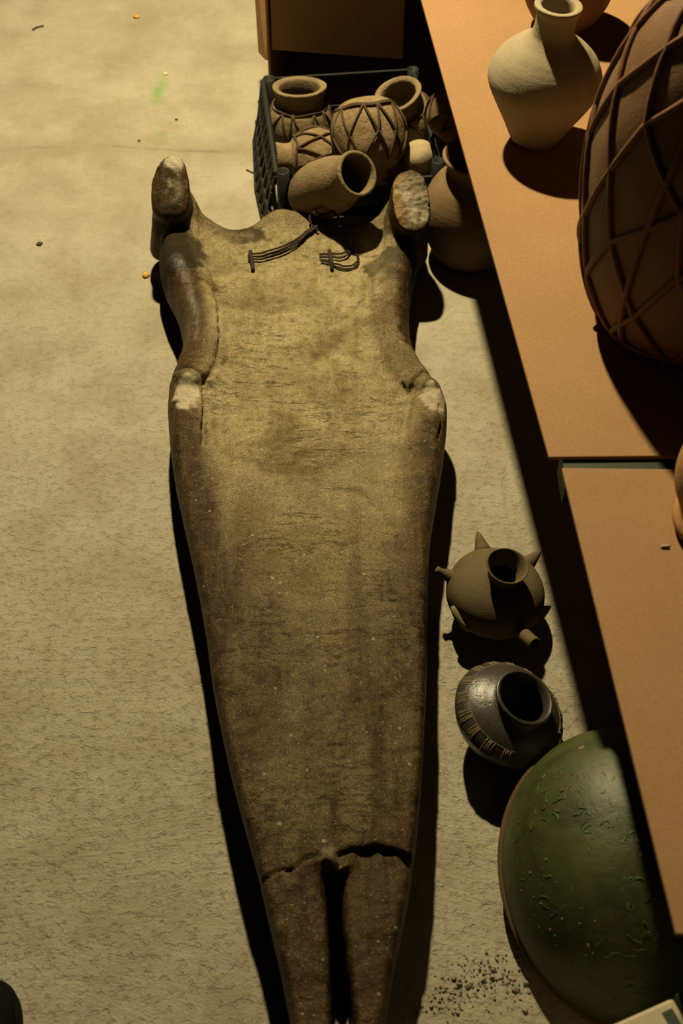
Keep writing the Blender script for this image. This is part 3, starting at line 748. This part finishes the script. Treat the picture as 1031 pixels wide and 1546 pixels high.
# splayed lattice wall on the left
def wl(y, z): 
    s = 1-z/ZC; return (-.012-FL*s*(1-.25*abs(2*y/CL-1)), y, z)
for z in (.10, .055, .010):
    cpart('side_slat', tubes=[([wl(y, z) for y in np.linspace(0, CL, 9)], .0042)])
nl = 9
for i in range(nl):
    y0 = CL*(i+.0)/nl; y1 = CL*(i+1)/nl
    cpart('lattice_bar', tubes=[([wl(y0+(y1-y0)*t, .008+(ZC-.016)*t) for t in (0, .5, 1)], .0036)])
    cpart('lattice_bar', tubes=[([wl(y1-(y1-y0)*t, .008+(ZC-.016)*t) for t in (0, .5, 1)], .0036)])
GJ = 'cord-bound jars in the black crate'
def jar(label, c_px, zc, rpx, axis, mat, prof, zc_prof, levels=None, n=9, cr=.0022, seed=1, rings=(), spin=0, lump=.03, vert=0, name='cord_bound_jar'):
    c = at(*c_px, zc); k = mpp(c)*rpx/50.0; ps = scaled(prof, k); me = lathe(ps, 56, 5, .012, seed, lump); ax = Vector(axis).normalized()
    if levels:
        o = netted(name, label, 'jar', GJ, me, mat, net_mesh(prof_fn(ps[1:]), [z*k for z in levels], n, cr, seed, [z*k for z in rings], .22, vert), cr, M_ROPE)
    else:
        o = link(name, me, mat); tag(o, label, 'jar')
    orient(o, ax, c-ax*zc_prof*k, spin); return o
J1 = [(.001, 0), (22, 0), (38, 10), (48, 30), (50, 46), (46, 64), (38, 76), (36, 80), (37, 92), (40, 100), (39, 103), (34, 103), (30, 98), (30, 80), (40, 60), (43, 45), (36, 14), (.001, 6)]
J2 = [(.001, 0), (22, 0), (38, 10), (48, 30), (50, 46), (46, 66), (34, 82), (26, 88), (25, 98), (27, 110), (26, 112), (22, 112), (20, 98), (21, 86), (40, 62), (43, 45), (36, 14), (.001, 6)]
JB = [(.001, 0), (20, 1), (36, 9), (47, 28), (50, 50), (46, 72), (34, 90), (22, 97), (20, 100), (20, 112), (22, 116), (18, 116), (14, 110), (14, 95), (30, 85), (42, 50), (30, 12), (.001, 6)]
jar('upright cord-bound clay jar with thick lip in crate corner', (453, 186), .10, 50, (0, .16, 1), M_TAN2, J1, 45, (10, 40, 74), 11, .0022, 21, (74,))
jar('cord-bound clay jar lying with its neck against the crate side', (476, 238), .10, 44, (-1, -.12, .06), M_TAN, J2, 45, (6, 40, 80), 8, .0024, 23, (80,), .3)
jar('round cord-bound clay ball jar heaped on top in the crate', (557, 205), .165, 56, (.12, -.62, -.75), M_TAN, JB, 50, (12, 50, 86), 10, .0024, 25, (12, 14), .2, .06)
jar('cord-bound jar tilted with its open mouth up beside the box', (614, 182), .13, 46, (-.30, -.12, .95), M_TAN2, [(r*(1.0 if z < 76 else 1.0), z*1.0) for r, z in J1], 45, (8, 40, 70), 9, .002, 27, (72,))
jar('darker cord-bound jar half under the shelf edge', (690, 172), .205, 46, (.6, .3, .7), M_BROWN, J2, 45, (10, 45, 78), 8, .0022, 29, (78, 80), .5)
jar('small pale clay jar lying bare by the shelf edge in crate', (634, 238), .12, 26, (.4, .3, -.8), M_PALE, JB, 50, None, seed=31, name='bare_jar', lump=.12)
jar('small orange clay jar under the round ball jar', (578, 256), .07, 30, (.5, -.2, .5), M_ORANGE, J2, 45, None, seed=33, name='bare_jar', lump=.1)
# wide-mouthed jar leaning on the slab
gax = Vector((.52, -.54, .66)).normalized(); mth = at(540, 262, .210); k = mpp(mth); c = mth-gax*77*k
gpf = [(.001, -98), (20, -95), (37, -74), (45, -38), (44, 0), (41, 22), (36, 40), (33, 52), (33, 66), (35, 74), (34.5, 77), (31, 78), (28.5, 75), (28, 60), (30, 40), (40, 8), (38, -30), (.001, -70)]
gr = empty('wide_mouthed_jar'); tag(gr, 'tan clay jar with round open mouth leaning on the slab edge', 'jar')
link('body', lathe(scaled(gpf, k), 72, 5, .012, 35, .012), M_TAN2, gr)
lug = [Vector((-10, -38, -22)), Vector((-12, -44, -18)), Vector((-13, -46, -8)), Vector((-12, -44, 4)), Vector((-10, -37, 8))]
link('lug', tube([p*k for p in crom(lug, 4) for p in [Vector(p)]], 5*k, seg=10), M_TAN2, gr)
orient(gr, gax, c)

# ------------------------------------------------------------------ cardboard box behind the crate
def card_mat():
    t = NT('cardboard'); a = t.noise(5, 4, .6); b = t.noise(60, 3, .6, stretch=(6, .4, .4))
    col = t.mix(a, (.28, .15, .062), (.33, .185, .08)); col = t.mix(t.ramp(b, [(.4, .25), (.6, 0.)]), col, (.19, .095, .035))
    return t.out(col, .85, t.bump(b, .1, .002), .2)
M_CARD = card_mat()
bx = empty('cardboard_box'); tag(bx, 'brown cardboard box on its side with open flaps behind the crate', 'box')
f0 = at(407, 150, .03); f1 = at(700, 172, .03); bd = (f1-f0); bd.z = 0; bd.normalize(); bn = Vector((-bd.y, bd.x, 0)); BW, BD, BH, TH = .44, .40, .405, .005
f0.z = 0
def panel(name, pts, th=TH):
    pts = [Vector(p) for p in pts]; n_ = (pts[1]-pts[0]).cross(pts[-1]-pts[0]).normalized()*th; n = len(pts)
    vs = pts+[p+n_ for p in pts]; fs = [tuple(range(n-1, -1, -1)), tuple(range(n, 2*n))]+[(i, (i+1) % n, n+(i+1) % n, n+i) for i in range(n)]
    return link(name, mesh(vs, fs), M_CARD, bx, smooth=False)
Z = Vector((0, 0, 1)); A, B_ = f0, f0+bd*BW; C_, D_ = B_+bn*BD, A+bn*BD
panel('bottom_panel', [A, B_, C_, D_]); panel('top_panel', [A+Z*BH, B_+Z*BH, C_+Z*BH, D_+Z*BH])
panel('side_panel', [A, D_, D_+Z*BH, A+Z*BH]); panel('side_panel', [B_, C_, C_+Z*BH, B_+Z*BH]); panel('back_panel', [D_, C_, C_+Z*BH, D_+Z*BH])
zf = z_at((A+bd*.1).x, (A+bd*.1).y-.006, 78)
panel('flap', [A+Z*BH+bd*.012, A+bd*.012-bn*.006+Z*zf, A+bd*.275-bn*.006+Z*zf, A+bd*.275+Z*BH])
# left flap swung out and sagging
p0 = A+Z*.12; p1 = A+Z*BH+bn*.10+bd*.01
panel('flap', [p0, p1, p1+Vector((-.05, .03, -.02)), p0+Vector((-.016, .03, 0))])

# ------------------------------------------------------------------ corner things
# pale plastic box near the camera
M_WHITE = plain('cream_plastic', (.42, .36, .24), .6, .12, 30, .05); M_DKGREEN = plain('dark_green_strip', (.03, .04, .028), .6)
zb = .26; p, q_ = at(915, 1550, zb), at(1016, 1505, zb); u_ = (q_-p).normalized(); v_ = Vector((u_.y, -u_.x, 0)); wr = empty('plastic_tub', ((p+v_*.1).x, (p+v_*.1).y, 0)); tag(wr, 'cream plastic box with a dark slot in its top at the shelf end', 'box')
def wpart(name, poly, z0, z1, mat, bev=.004):
    o = link(name, prism([(x.x-wr.location.x, x.y-wr.location.y) for x in poly], z0, z1, bev), mat, wr, smooth=False); return o
a_, b_ = p-u_*.08, q_
wpart('body', [a_, b_, b_+v_*.22, a_+v_*.22], 0, zb, M_WHITE)
wpart('corner_strip', [b_+u_*.001, b_+u_*.03, b_+u_*.03+v_*.22, b_+u_*.001+v_*.22], 0, zb+.006, M_DKGREEN, .002)
s_ = at(1014, 1533, zb); wpart('slot', [s_-u_*.008+v_*-.006, s_+u_*.004-v_*.006, s_+u_*.004+v_*.03, s_-u_*.008+v_*.03], zb-.002, zb+.0008, M_DKGREEN, .0)
# black shoe toe, near left
M_SHOE = plain('black_rubber', (.006, .006, .006), .9, .3, 60, .1, .05); sr = empty('shoe', (-.420, .50, 0)); tag(sr, 'smooth black shoe with rounded toe on the concrete', 'shoe')
ring = []
def foot(scale, z0, z1, top=1.0, name='sole'):
    prof = [(0, .135), (.022, .130), (.038, .112), (.046, .08), (.046, .03), (.038, -.03), (.036, -.09), (.034, -.12), (.02, -.145), (0, -.15)]
    half = crom(prof, 5); pl = [(x*scale, y*scale) for x, y in half]+[(-x*scale, y*scale) for x, y in half[-2:0:-1]]
    return prism(pl[::-1], z0, z1, .003)
link('sole', foot(1.04, 0, .022), M_SHOE, sr, smooth=False)
vs, fs = [], []; SG = 24; rows = []
for (y, hw, hh) in ((.134, .004, .012), (.128, .020, .026), (.112, .034, .038), (.08, .044, .05), (.03, .044, .068), (-.03, .037, .085), (-.09, .036, .09), (-.13, .030, .085), (-.145, .01, .06)):
    for i in range(SG):
        a = 6.28319*i/SG; vs.append((hw*math.cos(a), y, .020+max(0, hh*math.sin(a)) if math.sin(a) > 0 else .020))
for j in range(8):
    for i in range(SG): fs.append((j*SG+i, j*SG+(i+1) % SG, (j+1)*SG+(i+1) % SG, (j+1)*SG+i))
fs.append(tuple(range(SG))); fs.append(tuple(8*SG+i for i in range(SG-1, -1, -1)))
link('upper', mesh(vs, fs), M_SHOE, sr)

# ------------------------------------------------------------------ debris on the floor
def pebble(name, px, py, s, mat, label, cat, seed, flat=.5, group=None, ang=0, st=1.0):
    bm = bmesh.new(); bmesh.ops.create_icosphere(bm, subdivisions=2, radius=1); rng = random.Random(seed)
    for v in bm.verts:
        n_ = mnoise.noise(v.co*1.7+Vector((seed, 0, 0))); v.co *= 1+.45*n_; v.co = Vector((v.co.x*s*st, v.co.y*s, max(v.co.z*flat, -.75*flat)*s+.7*flat*s))
    me = bpy.data.meshes.new('m'); bm.to_mesh(me); bm.free(); o = link(name, me, mat); p = at(px, py, 0); o.location = (p.x, p.y, 0); o.rotation_euler.z = ang; tag(o, label, cat, group); return o
M_BITY = plain('dry_leaf_bit', (.50, .27, .06), .8); M_BITD = plain('dark_bit', (.05, .04, .03), .8); M_BITP = plain('plaster_bit', (.62, .50, .26), .9)
pebble('leaf_crumb', 220, 417, .0075, M_BITY, 'orange crumb on the concrete beside the slab leg', 'crumb', 3)
pebble('pebble', 60, 369, .0055, M_BITD, 'small black pebble alone on the pale concrete', 'pebble', 5)
pebble('leaf_crumb', 206, 26, .007, M_BITY, 'yellow-brown crumb on the far concrete', 'crumb', 7, .4)
pebble('plaster_crumb', 250, 112, .0055, M_BITP, 'pale yellow crumb beside the green stain', 'crumb', 9, .4)
pebble('pebble', 266, 181, .003, M_BITD, 'tiny dark pebble between the green stain and the crate', 'pebble', 11)
pebble('pebble', 210, 213, .003, M_BITD, 'tiny dark pebble beside the lower green stain', 'pebble', 13)
def twig(pts, r, label):
    P = [at(x, y, r*.9) for x, y in pts]; o = link('twig', tube(P, r, seg=6), M_BITD); tag(o, label, 'twig')
twig([(372, 256), (380, 260), (390, 264), (396, 266)], .0016, 'thin dark twig beside the crate')
twig([(49, 45), (56, 41), (66, 39)], .0022, 'short dark twig far out on the concrete')
# broken concrete at the near end
rng = random.Random(5); bm = bmesh.new()
for i in range(260):
    t_ = rng.random(); px = 655+130*t_+rng.gauss(0, 18); py = 1530-55*math.sin(t_*2.6)+rng.gauss(0, 20); p = at(px, py, 0); s = rng.uniform(.0008, .0026)*(1.6 if rng.random() < .08 else .8)
    r = bmesh.ops.create_icosphere(bm, subdivisions=1, radius=s, matrix=Matrix.Translation((p.x, p.y, s*.4)))
    for v in r['verts']: v.co += Vector((rng.uniform(-1, 1), rng.uniform(-1, 1), rng.uniform(-1, 1)))*s*.35; v.co.z = max(v.co.z, 0)
me = bpy.data.meshes.new('m'); bm.to_mesh(me); bm.free()
tag(link('concrete_rubble', me, clay('rubble', (.27, .235, .165), (.34, .30, .22), (.16, .12, .075), 60, .95, .5), smooth=False), 'crumbled grey concrete grit beside the forked slab end', 'rubble', kind='stuff')
